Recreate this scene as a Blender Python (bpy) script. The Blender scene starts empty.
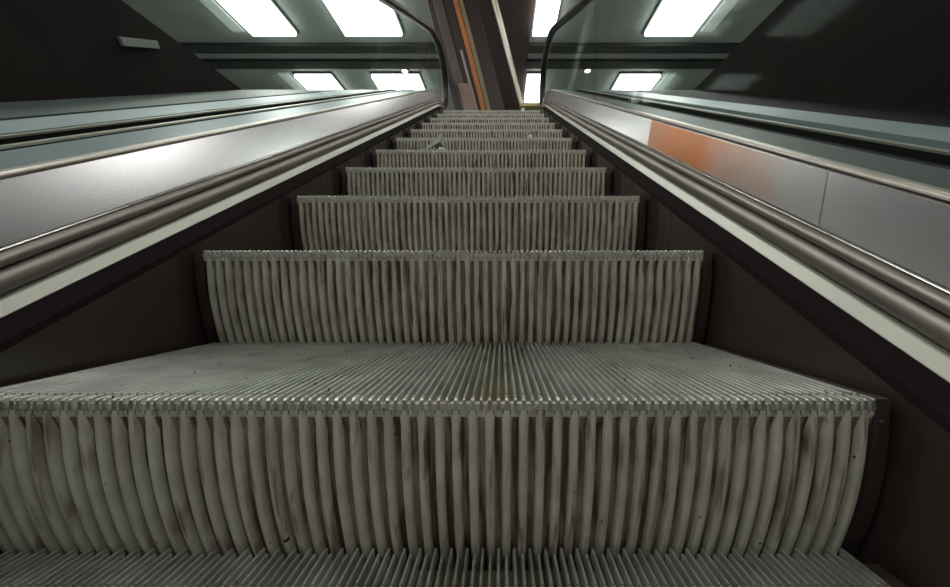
import bpy, bmesh, math, random
random.seed(7)
S = bpy.context.scene
COL = S.collection
ZO = 3.0                      # the lens is 3 m above the lower floor
XC = -0.105                   # axis of the escalator relative to the lens
TAN = 0.5852                  # slope of the escalator
RUN, NOSE0, BASE = 0.3555, 0.418, -0.3828
RISE = RUN * TAN
Z1, Z2 = 4.0, 4.8             # where the incline eases into the landing
LAND = BASE + TAN * Z1 + TAN * (Z2 - Z1) / 2

def path(y):                  # height of the step nose line (relative to the lens)
    if y <= Z1: return BASE + TAN * y
    if y >= Z2: return LAND
    t = y - Z1
    return BASE + TAN * Z1 + TAN * (t - t * t / (2 * (Z2 - Z1)))

# ------------------------------------------------------------------ helpers
class MB:
    def __init__(s): s.v = []; s.f = []; s.m = []
    def add(s, vs, fs, mi=0):
        o = len(s.v); s.v += vs
        for f in fs:
            s.f.append([i + o for i in f]); s.m.append(mi)
    def box(s, x0, x1, y0, y1, z0, z1, mi=0):
        vs = [(x, y, z) for x in (x0, x1) for y in (y0, y1) for z in (z0, z1)]
        s.add(vs, [(0,1,3,2),(4,6,7,5),(0,4,5,1),(2,3,7,6),(0,2,6,4),(1,5,7,3)], mi)
    def sweep(s, rings, mi=0, caps=True, closed=True):
        n = len(rings[0]); vs = [p for r in rings for p in r]; fs = []
        for i in range(len(rings) - 1):
            for j in range(n if closed else n - 1):
                k = (j + 1) % n
                fs.append((i*n + j, i*n + k, (i+1)*n + k, (i+1)*n + j))
        if caps:
            fs.append(tuple(range(n - 1, -1, -1)))
            fs.append(tuple((len(rings) - 1) * n + j for j in range(n)))
        s.add(vs, fs, mi)
    def build(s, name, mats, parent=None, smooth=None, bevel=0):
        me = bpy.data.meshes.new(name); me.from_pydata(s.v, [], s.f)
        if not isinstance(mats, (list, tuple)): mats = [mats]
        for m in mats: me.materials.append(m)
        for p, mi in zip(me.polygons, s.m): p.material_index = mi
        bm = bmesh.new(); bm.from_mesh(me)
        bmesh.ops.recalc_face_normals(bm, faces=bm.faces)
        bm.to_mesh(me); bm.free()
        if smooth is not None:
            me.polygons.foreach_set('use_smooth', [True] * len(me.polygons))
            me.set_sharp_from_angle(angle=math.radians(smooth))
        o = bpy.data.objects.new(name, me); COL.objects.link(o)
        if bevel:
            b = o.modifiers.new('bevel', 'BEVEL'); b.width = bevel; b.segments = 2
        if parent: o.parent = parent
        return o

def tag(o, label, cat, group=None):
    o['label'] = label; o['category'] = cat
    if group: o['group'] = group
    return o
def thing(name, label, cat, loc=(0,0,0), group=None):
    o = bpy.data.objects.new(name, None); COL.objects.link(o)
    o.location = loc; o.empty_display_size = .1
    return tag(o, label, cat, group)
def struct(o): o['kind'] = 'structure'; return o

# ------------------------------------------------------------------ materials
def mat(name, col, rough=.5, metal=0., spec=.5, noise=None, bump=0, scale=(1,1,1), nscale=8, emit=None, es=0):
    """principled; noise = second colour mottled in by a noise texture"""
    m = bpy.data.materials.new(name); m.use_nodes = True
    nt = m.node_tree; N = nt.nodes; L = nt.links; b = N['Principled BSDF']
    b.inputs['Base Color'].default_value = (*col, 1)
    b.inputs['Roughness'].default_value = rough
    b.inputs['Metallic'].default_value = metal
    b.inputs['Specular IOR Level'].default_value = spec
    if emit:
        b.inputs['Emission Color'].default_value = (*emit, 1); b.inputs['Emission Strength'].default_value = es
    tc = N.new('ShaderNodeTexCoord'); mp = N.new('ShaderNodeMapping'); L.new(tc.outputs['Object'], mp.inputs[0])
    mp.inputs['Scale'].default_value = scale
    nz = N.new('ShaderNodeTexNoise'); nz.inputs['Scale'].default_value = nscale; nz.inputs['Detail'].default_value = 6
    L.new(mp.outputs[0], nz.inputs['Vector'])
    if noise:
        r = N.new('ShaderNodeValToRGB'); r.color_ramp.elements[0].position = .38; r.color_ramp.elements[1].position = .68
        r.color_ramp.elements[0].color = (*col, 1); r.color_ramp.elements[1].color = (*noise, 1)
        L.new(nz.outputs[0], r.inputs[0]); L.new(r.outputs[0], b.inputs['Base Color'])
    if bump:
        bp = N.new('ShaderNodeBump'); bp.inputs['Strength'].default_value = bump; bp.inputs['Distance'].default_value = .004
        L.new(nz.outputs[0], bp.inputs['Height']); L.new(bp.outputs[0], b.inputs['Normal'])
    return m

def step_mat(name, base, worn, grime, gpos, yellow=False, rough=.5, metal=.12):
    """worn cast aluminium with long brown runs of grime and black specks"""
    m = bpy.data.materials.new(name); m.use_nodes = True
    nt = m.node_tree; N = nt.nodes; L = nt.links; b = N['Principled BSDF']
    b.inputs['Roughness'].default_value = rough; b.inputs['Metallic'].default_value = metal
    tc = N.new('ShaderNodeTexCoord'); oi = N.new('ShaderNodeObjectInfo')
    off = N.new('ShaderNodeVectorMath'); off.operation = 'ADD'
    sc = N.new('ShaderNodeMath'); sc.operation = 'MULTIPLY'; sc.inputs[1].default_value = 37
    L.new(oi.outputs['Random'], sc.inputs[0]); L.new(tc.outputs['Object'], off.inputs[0]); L.new(sc.outputs[0], off.inputs[1])
    def noise(scale, s, det=4):
        mp = N.new('ShaderNodeMapping'); mp.inputs['Scale'].default_value = scale
        L.new(off.outputs[0], mp.inputs[0])
        n = N.new('ShaderNodeTexNoise'); n.inputs['Scale'].default_value = s; n.inputs['Detail'].default_value = det
        L.new(mp.outputs[0], n.inputs['Vector']); return n.outputs[0]
    def ramp(src, a, c, ca=(0,0,0,1), cb=(1,1,1,1)):
        r = N.new('ShaderNodeValToRGB'); e = r.color_ramp.elements
        e[0].position = a; e[1].position = c; e[0].color = ca; e[1].color = cb
        L.new(src, r.inputs[0]); return r.outputs[0]
    def mix(fac, a, c):
        x = N.new('ShaderNodeMix'); x.data_type = 'RGBA'
        L.new(fac, x.inputs['Factor'])
        for v, k in ((a, 6), (c, 7)):
            if isinstance(v, tuple): x.inputs[k].default_value = (*v, 1)
            else: L.new(v, x.inputs[k])
        return x.outputs[2]
    c = ramp(noise((1,1,1), 22), .35, .7, (*base, 1), (*worn, 1))
    c = mix(ramp(noise((34,3,3), 3.2, 5), gpos, gpos + .16), c, grime)          # runs along the ribs
    c = mix(ramp(noise((5,5,2.2), 9, 6), .66, .80), c, tuple(.8*x for x in grime))   # blotches
    c = mix(ramp(noise((1,1,1), 75, 2), .735, .76), c, (.012,.01,.008))             # specks
    if yellow:
        sx = N.new('ShaderNodeSeparateXYZ'); L.new(tc.outputs['Object'], sx.inputs[0])
        ma = N.new('ShaderNodeMapRange'); ma.inputs[1].default_value = .0; ma.inputs[2].default_value = .10
        ma.inputs[3].default_value = .75; ma.inputs[4].default_value = 0
        sb = N.new('ShaderNodeMath'); sb.operation = 'SUBTRACT'; sb.inputs[1].default_value = .095
        ab = N.new('ShaderNodeMath'); ab.operation = 'ABSOLUTE'
        L.new(sx.outputs[0], sb.inputs[0]); L.new(sb.outputs[0], ab.inputs[0]); L.new(ab.outputs[0], ma.inputs[0])
        mu = N.new('ShaderNodeMath'); mu.operation = 'MULTIPLY'
        L.new(ma.outputs[0], mu.inputs[0]); L.new(ramp(noise((20,2.5,2), 4), .44, .62), mu.inputs[1])
        c = mix(mu.outputs[0], c, (.23,.20,.075))
    L.new(c, b.inputs['Base Color'])
    bp = N.new('ShaderNodeBump'); bp.inputs['Strength'].default_value = .25; bp.inputs['Distance'].default_value = .002
    L.new(noise((1,1,1), 140), bp.inputs['Height']); L.new(bp.outputs[0], b.inputs['Normal'])
    return m

M_rib   = step_mat('riser_rib_aluminium', (.47,.45,.365), (.63,.61,.515), (.17,.12,.082), .55)
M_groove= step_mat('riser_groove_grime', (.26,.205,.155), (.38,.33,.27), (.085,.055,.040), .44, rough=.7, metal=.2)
M_cleat = step_mat('tread_cleat_aluminium', (.56,.58,.535), (.76,.78,.72), (.22,.185,.12), .66, True, rough=.32, metal=.7)
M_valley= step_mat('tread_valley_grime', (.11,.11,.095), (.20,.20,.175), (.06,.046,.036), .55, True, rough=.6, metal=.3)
M_tip   = mat('cleat_tip_polished', (.70,.69,.62), .42, .85, noise=(.40,.39,.34), nscale=60)
M_flange= mat('step_end_brown', (.045,.032,.030), .55, .2, noise=(.065,.048,.042), nscale=30)
M_bolt  = mat('step_bolt', (.10,.09,.08), .45, .7)
M_skirt = mat('skirt_brown_black', (.038,.028,.026), .15, .0, .6, noise=(.046,.034,.031), nscale=5, scale=(1,.4,1))
M_rubber= mat('black_rubber', (.013,.009,.009), .9, 0, .1)
M_trim  = mat('trim_pale_aluminium', (.54,.54,.47), .42, .6, noise=(.48,.48,.42), nscale=6, scale=(1,.3,1))
M_mould = mat('moulding_bronze_metal', (.33,.305,.275), .48, .85, noise=(.29,.265,.235), nscale=3, scale=(1,.3,1))
M_bead  = mat('bead_polished_metal', (.80,.78,.74), .25, .95)
M_panel = mat('panel_satin_steel', (.58,.575,.58), .27, .9, noise=(.52,.515,.52), nscale=1.6, scale=(1,.5,1))
M_orange= mat('panel_orange_reflection', (.50,.145,.035), .32, .6, noise=(.38,.16,.07), nscale=3.5, scale=(1,1.2,3))
M_tbead = mat('bead_beige_metal', (.55,.50,.44), .35, .7)
M_deck  = mat('deck_blue_grey_metal', (.25,.29,.31), .38, .6, noise=(.19,.22,.24), nscale=2, scale=(1,.5,1))
M_band  = mat('deck_pale_band', (.36,.41,.43), .42, .5, noise=(.28,.33,.34), nscale=2, scale=(1,.4,1))
M_rdeck = mat('deck_dark_grey_green', (.085,.098,.092), .5, .3, noise=(.06,.068,.064), nscale=2, scale=(1,.4,1))
M_chan  = mat('deck_dark_channel', (.014,.011,.010), .7, 0, .15)
M_outer = mat('deck_outer_grey_green', (.10,.115,.108), .45, .3, noise=(.075,.085,.08), nscale=2, scale=(1,.3,1))
M_hand  = mat('handrail_black_rubber', (.020,.015,.014), .45)
M_wall  = mat('wall_dark_brown', (.016,.012,.011), .8, 0, .1, noise=(.024,.019,.017), nscale=1.2)
M_hall  = mat('hall_wall_grey_green', (.30,.32,.31), .7, noise=(.25,.27,.26), nscale=.8)
M_ceil  = mat('ceiling_grey_green', (.30,.345,.32), .55, noise=(.24,.28,.26), nscale=.7)
M_beam  = mat('beam_dark', (.030,.034,.032), .6)
M_soff  = mat('soffit_brown', (.055,.036,.030), .6, noise=(.042,.028,.024), nscale=1.5)
M_floor = mat('floor_grey_terrazzo', (.40,.39,.37), .4, noise=(.32,.32,.31), nscale=40)
M_plate = mat('landing_plate_metal', (.22,.22,.2), .4, .6)
M_lamp  = mat('lamp_diffuser', (.9,.9,.9), .4, emit=(1,.985,.95), es=9.0)
M_ghost  = mat('lamp_ghost_glow', (.42,.46,.44), .5, emit=(.88,1,.95), es=.14)
M_frame = mat('lamp_frame', (.10,.11,.105), .5, .3)
M_pink  = mat('downlight_lens', (.9,.8,.78), .4, emit=(1,.76,.70), es=3.0)
M_streak   = mat('streak_dark_maroon', (.030,.018,.016), .5, noise=(.040,.025,.022), nscale=3, scale=(1,1,.2))
M_streak_grey  = mat('streak_grey_brown', (.10,.085,.07), .45, noise=(.065,.05,.042), nscale=3, scale=(2,1,.3))
M_porg  = mat('stripe_orange', (.50,.16,.035), .5, noise=(.36,.14,.05), nscale=2, scale=(1,1,.5))
M_tan   = mat('strip_tan', (.26,.21,.12), .5, noise=(.20,.15,.09), nscale=2)
M_streak_beige  = mat('streak_pink_beige', (.33,.22,.18), .5, noise=(.25,.16,.13), nscale=4)
M_streak_pale  = mat('streak_pale_metal', (.62,.62,.56), .35, .5, noise=(.52,.48,.34), nscale=1.2)
M_brass = mat('foot_and_comb_brass', (.46,.38,.18), .4, .5)
M_paper = mat('paper_grey_white', (.42,.44,.38), .8, noise=(.33,.35,.30), nscale=30)
M_white = mat('paper_white', (.95,.95,.92), .7)
M_sign  = mat('wall_plate_grey', (.22,.23,.22), .5)

def orange_reflection_mat():
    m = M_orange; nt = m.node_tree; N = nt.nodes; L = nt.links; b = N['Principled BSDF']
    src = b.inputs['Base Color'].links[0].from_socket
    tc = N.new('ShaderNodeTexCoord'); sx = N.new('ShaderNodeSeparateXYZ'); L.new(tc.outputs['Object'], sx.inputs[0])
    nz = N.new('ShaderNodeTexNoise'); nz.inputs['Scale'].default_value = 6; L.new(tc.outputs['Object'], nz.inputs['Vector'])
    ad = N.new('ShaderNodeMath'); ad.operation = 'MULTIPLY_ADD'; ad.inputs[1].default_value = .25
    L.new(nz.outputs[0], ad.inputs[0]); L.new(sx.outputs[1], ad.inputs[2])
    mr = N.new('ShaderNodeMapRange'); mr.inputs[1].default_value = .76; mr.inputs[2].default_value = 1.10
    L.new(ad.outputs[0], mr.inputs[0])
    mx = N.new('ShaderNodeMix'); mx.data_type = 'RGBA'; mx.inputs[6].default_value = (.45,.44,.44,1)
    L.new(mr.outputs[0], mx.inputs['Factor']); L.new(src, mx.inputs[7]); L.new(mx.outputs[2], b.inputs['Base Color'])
orange_reflection_mat()                       # painted orange reflection fades out towards its near end
def glass_mat():
    m = bpy.data.materials.new('balustrade_glass'); m.use_nodes = True
    nt = m.node_tree; N = nt.nodes; L = nt.links; N.clear()
    out = N.new('ShaderNodeOutputMaterial'); mx = N.new('ShaderNodeMixShader')
    tr = N.new('ShaderNodeBsdfTransparent'); tr.inputs[0].default_value = (.90,.945,.925,1)
    gl = N.new('ShaderNodeBsdfGlossy'); gl.inputs['Roughness'].default_value = .05; gl.inputs[0].default_value = (.9,1,.97,1)
    fr = N.new('ShaderNodeFresnel'); fr.inputs[0].default_value = 1.35
    ge = N.new('ShaderNodeNewGeometry'); mr = N.new('ShaderNodeMapRange')      # same index on both faces of the pane
    mr.inputs[3].default_value = 1.06; mr.inputs[4].default_value = 1/1.06
    L.new(ge.outputs['Backfacing'], mr.inputs[0]); L.new(mr.outputs[0], fr.inputs[0])
    hf = N.new('ShaderNodeMath'); hf.operation = 'MULTIPLY'; hf.inputs[1].default_value = .6
    L.new(fr.outputs[0], hf.inputs[0]); L.new(hf.outputs[0], mx.inputs[0]); L.new(tr.outputs[0], mx.inputs[1]); L.new(gl.outputs[0], mx.inputs[2])
    L.new(mx.outputs[0], out.inputs[0]); return m
M_glass = glass_mat()

# ------------------------------------------------------------------ escalator steps
W = 1.1; NR = 54; P = W / NR; NC = 108; PC = P / 2
REC = 0.036                  # how far the foot of the riser sets back
def arc(d):                  # set-back of the riser face at depth d under the nose
    t = max(0, d - .02) / (RISE - .02)
    return REC * t ** 1.9

def riser_mesh():
    mb = MB(); top, bot = .0147, RISE + .05
    ds = [top, .0190, .023, .028, .034, .042, .052, .07, .09, .11, .13, .15, .17, .19, RISE, bot]
    cols = []                # (x, is_groove) across
    for i in range(NR):
        c = -W/2 + (i + .5) * P
        for dx, g in ((-.5, 1), (-.285, 1), (-.215, 0), (-.13, 0), (.13, 0), (.215, 0), (.285, 1)):
            cols.append((c + dx * P, g, abs(dx)))
    cols.append((W/2, 1, .5))
    n = len(cols)
    for d in ds:
        ramp = min(1, max(0, (d - .019) / .023))
        for x, g, a in cols:
            dep = .0085 * ramp if g else (.0012 if a > .2 else 0)
            mb.v.append((x, .0015 + arc(d) + dep, -d))
    for r in range(len(ds) - 1):
        for j in range(n - 1):
            mb.f.append([r*n + j, r*n + j + 1, (r+1)*n + j + 1, (r+1)*n + j])
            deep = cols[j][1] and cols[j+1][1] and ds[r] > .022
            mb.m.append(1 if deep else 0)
    # back skin so the riser is a solid plate
    o = len(mb.v)
    for d in ds:
        for x in (-W/2, W/2): mb.v.append((x, .0015 + arc(d) + .016, -d))
    for r in range(len(ds) - 1):
        mb.f.append([o + 2*r, o + 2*r + 2, o + 2*r + 3, o + 2*r + 1]); mb.m.append(0)
        mb.f.append([r*n, (r+1)*n, o + 2*r + 2, o + 2*r]); mb.m.append(0)
        mb.f.append([r*n + n - 1, o + 2*r + 1, o + 2*r + 3, (r+1)*n + n - 1]); mb.m.append(0)
    return mb

def tread_mesh():
    mb = MB(); H = .0120; back = RUN + REC
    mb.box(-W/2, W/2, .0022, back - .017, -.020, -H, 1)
    mb.box(-W/2, W/2, .0016, .012, -.0145, -.0072, 3)
    def cleat(x, y0, y1, w, top, h0=-.0138, nose=False):
        w2 = w / 2; c = .0006
        t2 = w2 * .80; prof = [(x - w2 - .0005, h0), (x - t2, top - c), (x - t2 + c, top), (x + t2 - c, top), (x + t2, top - c), (x + w2 + .0005, h0)]
        r1 = [(a, y1, b) for a, b in prof]
        if nose:                 # chamfered tip, polished by shoes
            ra = [(a, y0, min(b, top - .0024)) for a, b in prof]; rb = [(a, y0 + .0022, b) for a, b in prof]
            mb.sweep([ra, rb], 2); mb.sweep([rb, r1], 0)
        else:
            mb.sweep([[(a, y0, b) for a, b in prof], r1], 0)
    for i in range(NC):
        x = -W/2 + (i + .5) * PC
        # cleats 2k and 2k+1 share one riser pitch: one over the rib, one over the groove
        x = -W/2 + i * PC + PC
        over_groove = (i % 2 == 1)
        if i == NC - 1: x = W/2 - .0022
        w = .0041
        cleat(x, -.0005 if over_groove else .0012, .0165, w + (.0012 if not over_groove else 0), 0 if over_groove else -.0006, nose=True)
        cleat(x, .0190, back - .052, w, 0)
        cleat(x, back - .0498, back + (.0045 if over_groove else -.005), w, 0 if over_groove else -.0004)
    cleat(-W/2 + .0022, 0, .0165, .004, 0, nose=True); cleat(-W/2 + .0022, .019, back - .005, .004, 0)
    return mb

def flange_mesh(s):
    mb = MB(); x0, x1 = s * (W/2 + .0008), s * .5715
    ds = [0.002, .02, .05, .09, .13, .17, RISE, RISE + .05]
    rings = []
    for d in ds:
        y = .002 + arc(d)
        rings.append([(x0, y, -d), (x1, y + .002, -d), (x1, y + .018, -d), (x0, y + .018, -d)])
    mb.sweep(rings)
    mb.box(min(x0, x1), max(x0, x1), .0205, RUN + REC - .018, -.022, -.003)   # edge of the tread
    return mb

def bolt_mesh(s):
    mb = MB(); cx, cz = s * .5605, -.030; R = .0038; n = 10
    r0 = [(cx + R*math.cos(a*2*math.pi/n), .0035, cz + R*math.sin(a*2*math.pi/n)) for a in range(n)]
    r1 = [(cx + .7*R*(p[0]-cx)/R, -.0008, cz + .7*R*(p[2]-cz)/R) for p in r0]
    mb.sweep([r0, r1]); return mb

LABELS = {
 -1: 'ribbed escalator tread cut off by the bottom edge of the photo, below the nearest riser',
  0: 'nearest ribbed metal escalator step with its whole wide riser in the foreground',
  1: 'second ribbed escalator step up, its riser standing behind the visible foreground tread',
  2: 'third escalator step up, mid-sized ribbed riser above the second one',
  3: 'fourth escalator step up, narrower ribbed riser just above the third',
  4: 'fifth escalator step up, thin ribbed riser with the grey paper scrap on it',
  5: 'sixth escalator step up, carrying the tiny white paper ball',
  6: 'seventh escalator step up, directly above the step with the white paper ball',
  7: 'eighth escalator step up, second above the step with the white paper ball',
  8: 'ninth escalator step up, a thin sliver third from the top of the flight',
  9: 'tenth escalator step up, a thin sliver second from the top of the flight',
 10: 'topmost visible escalator step, the last thin ribbed line below the landing'}
proto = thing('escalator_step', LABELS[0], 'escalator step', group='ribbed metal steps of the escalator')
tread_mesh().build('tread', [M_cleat, M_valley, M_tip, M_rib], proto)
riser_mesh().build('riser', [M_rib, M_groove], proto, smooth=50)
for s in (-1, 1):
    f = flange_mesh(s).build('side_plate', M_flange, proto, smooth=30)
    bolt_mesh(s).build('bolt', M_bolt, f)
def copy_tree(o, parent=None):
    c = o.copy(); COL.objects.link(c)
    if parent: c.parent = parent
    for ch in list(o.children): copy_tree(ch, c)
    return c
for k in range(-1, 11):
    st = proto if k == 0 else copy_tree(proto)
    y = NOSE0 + k * RUN
    st.location = (XC, y, ZO + path(y)); st['label'] = LABELS[k]

# ------------------------------------------------------------------ balustrades
ys = [-.9 + i * .35 for i in range(14)] + [4.0 + i * .1 for i in range(9)] + [5.5, 6.2]
def sweep_prof(mb, s, prof, yl=ys, mi=0, lift=0):
    mb.sweep([[(XC + s*b, y, ZO + path(y) + h + lift) for b, h in prof] for y in yl], mi)
def rounded(cb, ch, rb, rh, back, n=10):
    pts = [(cb - rb*math.cos(a), ch + rh*math.sin(a)) for a in [math.pi*(-.5 + i/n) for i in range(n + 1)]]
    return pts + [(back, ch + rh), (back, ch - rh)]
def balustrade(s, label, side):
    t = thing('escalator_balustrade', label, 'escalator balustrade', (XC + s*.62, 0, ZO + path(0)), 'low metal balustrades beside the steps')
    def part(name, prof, m, smooth=None, yl=ys):
        mb = MB(); sweep_prof(mb, s, prof, yl); o = mb.build(name, m, None, smooth)
        o.data.transform(__import__('mathutils').Matrix.Translation([-c for c in t.location])); o.parent = t
        return o
    part('skirt_panel', [(.580,-.36),(.580,.004),(.594,.004),(.594,-.36)], M_skirt)
    part('rubber_edge', [(.580,.0045),(.583,.016),(.600,.028),(.6115,.0355),(.6115,.010),(.594,.0045)], M_rubber, 40)
    part('kick_trim', [(.612,.0365),(.613,.0345),(.640,.030),(.640,.0575),(.624,.0575),(.6215,.0560)], M_trim)
    part('moulding', rounded(.637,.0770,.013,.0185,.655), M_mould, 45)
    part('moulding', rounded(.642,.1080,.011,.0115,.655), M_mould, 45)
    part('bead', rounded(.647,.1225,.005,.0025,.655, 6), M_bead, 60)
    pt = .675 if s < 0 else .663
    part('side_panel', [(.646,.1260),(pt,.2205),(.688,.2205),(.660,.1260)], M_panel)
    part('top_bead', rounded(.681,.2265,.007,.0055,.700, 6), M_tbead, 60)
    if s < 0:
        segs = [('deck_plate',.7005,.945,.225,M_deck),('deck_bead',.945,.975,.234,M_tbead),('deck_plate',.975,1.02,.225,M_deck),
                ('deck_channel',1.02,1.14,.205,M_chan),('deck_bead',1.14,1.17,.232,M_tbead),('deck_plate',1.17,1.25,.222,M_outer),
                ('deck_band',1.25,1.65,.226,M_band),('deck_channel',1.65,1.74,.210,M_chan),('outer_deck',1.74,2.845,.226,M_outer)]
    else:
        segs = [('deck_plate',.7005,.86,.225,M_rdeck),('deck_channel',.86,1.0,.205,M_chan),('deck_bead',1.0,1.03,.230,M_mould),
                ('deck_channel',1.03,1.17,.205,M_chan),('deck_band',1.17,1.47,.226,M_band),('outer_deck',1.47,2.305,.222,M_chan)]
    for n, b0, b1, h, m in segs:
        t0 = .006 if n == 'deck_bead' else .03
        part(n, [(b0,h-t0),(b0,h),(b1-.0005,h),(b1-.0005,h-t0)], m)
        if n == 'deck_bead': part('deck_channel', [(b0,h-.03),(b0,h-.0062),(b1-.0005,h-.0062),(b1-.0005,h-.03)], M_chan)
    # glass panes standing in the deck
    edges = [-.9,2.3,4.9]
    for a, c in zip(edges[:-1], edges[1:]):
        n = 8; yl = [a + .001 + (c - a - .002) * i / n for i in range(n + 1)]
        part('glass_pane', [(.715,.2255),(.715,.905),(.725,.905),(.725,.2255)], M_glass, None, yl)
    if s > 0:    # thin strip with an orange reflection painted into its colour
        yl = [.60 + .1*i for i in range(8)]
        o = part('painted_reflection', [(.6450,.1275),(pt-.0012,.2195),(pt-.0002,.2195),(.6460,.1275)], M_orange, None, yl)
        o['label'] = 'orange reflection painted on a section of the steel panel'
    return t
BL = balustrade(-1, 'bright metal balustrade with glass panes, left of the escalator steps', 'left')
BR = balustrade(1, 'metal balustrade with a painted orange reflection, right of the escalator steps', 'right')

def handrail(s, label):
    pts = [(y, path(y) + .945) for y in [-.9 + .35*i for i in range(14)] + [4.0 + .1*i for i in range(9)]]
    r = .34; cy, cz = 4.9, LAND + .945 - r
    pts += [(cy + r*math.sin(a), cz + r*math.cos(a)) for a in [math.pi*i/12 for i in range(0, 13)]]
    sec = [(-.04,.0),(-.043,.012),(-.036,.024),(-.018,.029),(.018,.029),(.036,.024),(.043,.012),(.04,0),(.030,-.012),(.016,-.016),(-.016,-.016),(-.030,-.012)]
    mb = MB(); rings = []
    for i, (y, z) in enumerate(pts):
        a = pts[max(0, i-1)]; b = pts[min(len(pts)-1, i+1)]
        d = math.hypot(b[0]-a[0], b[1]-a[1]); ny, nz = -(b[1]-a[1])/d, (b[0]-a[0])/d
        rings.append([(XC + s*(.72 + u), y + ny*(v-.022), ZO + z + nz*(v-.022)) for u, v in sec])
    mb.sweep(rings)
    o = mb.build('handrail', M_hand, None, 50)
    return tag(o, label, 'handrail', 'black rubber handrails')
handrail(-1, 'black rubber handrail rising to the landing on the left')
handrail(1, 'black rubber handrail rising to the landing on the right')

# ------------------------------------------------------------------ setting
XL, XR = -2.95, 2.2
YB, YF, HW, H = -7.0, 14.0, 10.0, 5.0
def sbox(name, a, m):
    mb = MB(); mb.box(a[0], a[1], a[2], a[3], ZO + a[4], ZO + a[5]); return struct(mb.build(name, m))
sbox('ceiling', (-HW, HW, YB, YF, H, H + .2), M_ceil)
sbox('wall_left', (XL - .2, XL, YB, 6.2, -3.0, LAND), M_wall)
sbox('wall_right', (XR, XR + .2, YB, 6.2, -3.0, LAND), M_wall)
sbox('wall_back', (-HW, HW, YB - .2, YB, -3.0, H), M_hall)
sbox('wall_far', (-HW, HW, YF, YF + .2, LAND - .3, H), M_hall)
sbox('wall_side', (-HW - .2, -HW, YB, YF, LAND - .3, H), M_hall)
sbox('wall_side', (HW, HW + .2, YB, YF, LAND - .3, H), M_hall)
sbox('floor', (-HW, HW, 6.2, YF, LAND - .3, LAND), M_floor)
sbox('floor', (-HW, XL - .2, YB, 6.2, LAND - .3, LAND), M_floor)
sbox('floor', (XR + .2, HW, YB, 6.2, LAND - .3, LAND), M_floor)
sbox('floor', (XL, XR, YB, 6.2, -3.2, -3.0), M_floor)
sbox('trim_1', (-1.28, .58, YB, YF, H - .05, H), M_soff)
for i, (y0, y1) in enumerate([(7.35, 7.60), (7.88, 8.15), (4.9, 5.2), (2.1, 2.4)]):
    for x0, x1 in ((-HW, -1.28), (.58, HW)):
        sbox('trim_%d' % (i + 2), (x0, x1, y0, y1, H - .07, H), M_beam)
# landing plate between the skirts
lp = thing('landing_plate', 'ribbed metal plate at the top of the escalator', 'floor plate', (XC, 5.0, ZO + LAND))
mb = MB(); mb.box(-.578, .578, .04, 1.2, -.40, 0); mb.build('plate', M_plate, lp)
mb = MB()
for i in range(54): mb.box(-.545 + i*.0202, -.537 + i*.0202, -.08, .0395, -.02, -.004)
mb.build('comb', M_brass, lp)

# truss that carries the steps, balustrades and landing plate
tr = thing('escalator_truss', 'dark steel truss casing under the escalator steps', 'escalator truss', (XC, -4.0, ZO - 3.0))
mb = MB(); yt = [-4.0, -2.5] + ys
def trz(y, h): return max(ZO + path(y) + h, ZO - 2.999)
for x0, x1 in ((-.70,-.60), (.60,.70)):
    mb.sweep([[(x0, y+4, trz(y,-1.0)-ZO+3), (x1, y+4, trz(y,-1.0)-ZO+3), (x1, y+4, trz(y,-.40)+.01-ZO+3), (x0, y+4, trz(y,-.40)+.01-ZO+3)] for y in yt])
mb.build('side_casing', M_beam, tr)
mb = MB(); mb.sweep([[(-.5995, y+4, trz(y,-1.0)-ZO+3), (.5995, y+4, trz(y,-1.0)-ZO+3), (.5995, y+4, trz(y,-.96)-ZO+3.01), (-.5995, y+4, trz(y,-.96)-ZO+3.01)] for y in yt])
mb.build('soffit', M_beam, tr)

# ------------------------------------------------------------------ ceiling lamps
ROWS = [(-4.50, .86, -1), (-2.53, 1.12, 0), (.835, .40, 0), (3.33, .94, 1)]
RN = ['far left row', 'inner left row', 'narrow centre right row', 'far right row']
DY = {6.4: 'nearer visible', 9.0: 'farther visible'}
def lamp(x, w, ghost, y, label, l=1.2):
    t = thing('ceiling_light', label, 'ceiling light', (x, y, ZO + H), 'white ceiling light panels')
    mb = MB(); a, b = w/2, l/2; f = .035
    mb.box(-a-f, -a, -b-f, b+f, -.045, 0); mb.box(a, a+f, -b-f, b+f, -.045, 0)
    mb.box(-a, a, -b-f, -b, -.045, 0); mb.box(-a, a, b, b+f, -.045, 0)
    mb.build('frame', M_frame, t)
    mb = MB(); mb.box(-a, a, -b, b, -.11, -.0005); mb.build('diffuser', M_lamp, t)
    if ghost:  # faintly glowing strip imitates the lamp's ghost reflection on its outer side
        mb = MB(); s = ghost; x0 = s*(a + .17); x1 = s*(a + .40)
        mb.box(min(x0,x1), max(x0,x1), -b, b, -.03, -.0005); mb.build('ghost_strip', M_ghost, t)
for y in (6.4, 9.0, 3.7, .9, -1.9, -4.7):
    for (x, w, fl), rn in zip(ROWS, RN):
        if y in DY: lab = 'bright white ceiling light panel, %s one of the %s' % (DY[y], rn)
        else: lab = 'white ceiling light panel of the %s, %s' % (rn, {3.7: 'just beyond the top edge', .9: 'overhead above the second step', -1.9: 'overhead behind the camera', -4.7: 'rearmost, far behind the camera'}[y])
        lamp(x, w, fl, y, lab)
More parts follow.
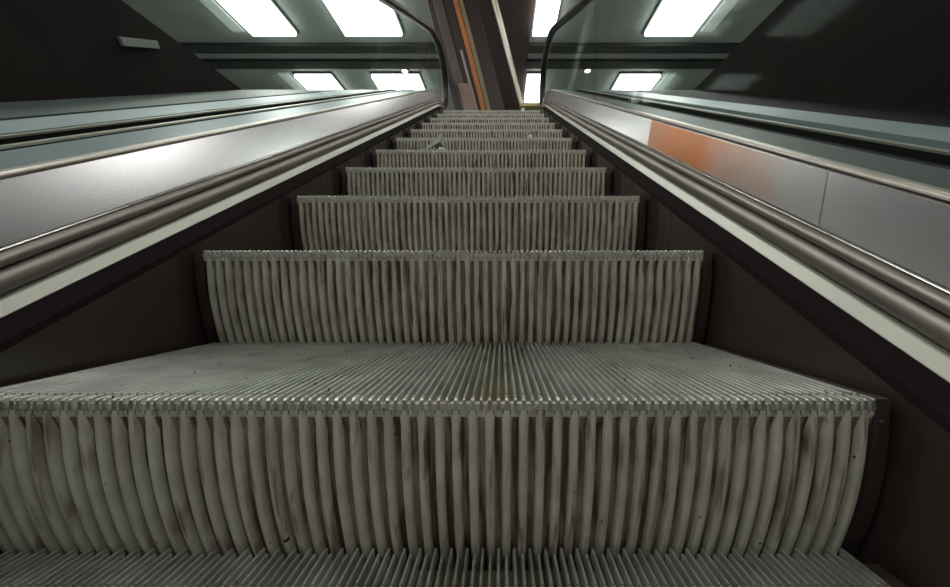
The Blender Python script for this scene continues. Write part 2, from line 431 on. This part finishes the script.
for x, lab in ((-2.26, 'small pinkish downlight between the left ceiling panels'), (2.03, 'small pinkish downlight left of the far right ceiling panels')):
    t = thing('downlight', lab, 'downlight', (x, 8.26, ZO + H), 'small pinkish downlights')
    n = 16
    mb = MB(); mb.sweep([[(r*math.cos(2*math.pi*i/n), r*math.sin(2*math.pi*i/n), z) for i in range(n)] for r, z in ((.10,0),(.10,-.05),(.075,-.05),(.075,-.02))]); mb.build('ring', M_frame, t, 40)
    mb = MB(); mb.sweep([[(r*math.cos(2*math.pi*i/n), r*math.sin(2*math.pi*i/n), z) for i in range(n)] for r, z in ((.07,-.021),(.07,-.055),(.04,-.075))]); mb.build('lens', M_pink, t, 40)

# ------------------------------------------------------------------ made-up slanted shapes standing in for unidentified blurred streaks
LEAN = -.262                                     # sideways per metre of height
PY = 5.25; PH = H - .05 - LAND
def strip(mb, x0, x1, y0, y1, z0, z1, bow=0):
    rings = []
    n = 10
    for i in range(n + 1):
        z = z0 + (z1 - z0) * i / n; dx = LEAN * z + bow * math.sin(math.pi * i / n)
        rings.append([(x0+dx, y0, z), (x1+dx, y0, z), (x1+dx, y1, z), (x0+dx, y1, z)])
    mb.sweep(rings)
px = (462 - 501) / 352 * PY                        # where its foot stands
t = thing('streak_stand_in', 'dark slanting shape with an orange stripe, standing in for blurred streaks', 'blurred streak stand-in', (px, PY, ZO + LAND))
def pp(name, m, a, c, y0, y1, z0=0, z1=PH, bow=0):
    mb = MB(); strip(mb, a, c, y0, y1, z0, z1, bow); return mb.build(name, m, t, None, .006)
pp('streak_body', M_streak, 0, .74, 0, .30)
pp('grey_streak', M_streak_grey, .09, .23, -.03, -.001)
pp('orange_stripe', M_porg, .375, .445, -.03, -.001, bow=.02)
pp('tan_strip', M_tan, .455, .52, -.025, -.001, bow=.02)
pp('pale_strip', M_mould, .30, .335, -.04, -.001, .0, 1.25)
pp('beige_streak', M_streak_beige, .13, .32, -.06, -.032, 0, .74)
t2 = thing('pale_streak_stand_in', 'pale slanted rod with a brass foot, standing in for a blurred streak', 'pole', ((528.0-501)/352*5.05, 5.05, ZO + LAND))
mb = MB(); n = 12
mb.sweep([[(LEAN*z + r*math.cos(2*math.pi*i/n), r*math.sin(2*math.pi*i/n), z) for i in range(n)] for z, r in ((.03,.032),(PH,.052))])
mb.build('streak_body', M_streak_pale, t2, 40)
mb = MB(); mb.box(-.10, .06, -.08, .08, 0.0005, .03); mb.build('stand_in_foot', M_brass, t2, None, .008)
mb = MB(); mb.box(-.12, .165, -.058, .058, .30, .355); mb.build('stand_in_clamp', M_brass, t2, None, .008)

# ------------------------------------------------------------------ litter
y4 = NOSE0 + 4*RUN; y5 = NOSE0 + 5*RUN
mb = MB()
g = [(-.075,0,0),(.022,.03,0),(.030,.012,.105),(-.02,.035,.045),(.026,-.004,.05),(.045,.045,.002)]
th = .0012
def sheet(tri):
    a = [g[i] for i in tri]; b = [(x, y + th, z) for x, y, z in a]
    mb.sweep([a, b])
for tri in ((0,3,2),(0,4,2),(1,3,2),(4,5,2)): sheet(tri)
o = mb.build('paper_scrap', M_paper); o.location = (-.345, y4 + .03, ZO + path(y4) + .0005)
tag(o, 'grey crumpled paper scrap propped on the left half of the fifth step', 'litter')
mb = MB(); mb.sweep([[(-.016,y,0),(.014,y+.004,.002),(.016,y+.004,.012),(-.014,y,.013)] for y in (0,.03)])
o = mb.build('paper_stub', M_white, None, None, .002); o.location = (-.312, y4 + .004, ZO + path(y4) + .0005)
tag(o, 'white flattened paper stub in front of the grey paper scrap', 'litter')
bm = bmesh.new(); bmesh.ops.create_icosphere(bm, subdivisions=3, radius=.0125)
for v in bm.verts: v.co *= 1 + random.uniform(-.16, .14)
me = bpy.data.meshes.new('paper_ball'); bm.to_mesh(me); bm.free(); me.materials.append(M_white)
o = bpy.data.objects.new('paper_ball', me); COL.objects.link(o)
o.location = (.183, y5 + .02, ZO + path(y5) + .0130)
tag(o, 'tiny white crumpled paper ball on the right half of the sixth step', 'litter')

# small plates on the left wall
for (y, z, l, lab) in ((2.86, 1.94, .34, 'long grey plate high on the dark left wall'), (3.4, 1.9, .0, '')):
    if l:
        mb = MB(); mb.box(0, .03, -l/2, l/2, -.03, .03); o = mb.build('wall_plate', M_sign, None, None, .005)
        o.location = (XL + .0005, y, ZO + z); o.rotation_euler.x = math.atan(TAN); tag(o, lab, 'wall plate')

# ------------------------------------------------------------------ world, camera, view
w = bpy.data.worlds.new('World'); S.world = w; w.use_nodes = True
w.node_tree.nodes['Background'].inputs[0].default_value = (.5,.55,.53,1)
w.node_tree.nodes['Background'].inputs[1].default_value = .02
cd = bpy.data.cameras.new('camera'); cam = bpy.data.objects.new('camera', cd); COL.objects.link(cam)
cam.location = (0, 0, ZO); cam.rotation_euler = (math.pi/2, 0, 0)
cd.sensor_width = 36; cd.lens = 352/950*36; cd.shift_x = -26/950; cd.shift_y = -11.5/950; cd.clip_start = .01
S.camera = cam
S.view_settings.view_transform = 'Standard'; S.view_settings.look = 'None'
S.view_settings.exposure = 0.0; S.view_settings.gamma = 1; S.view_settings.use_curve_mapping = False
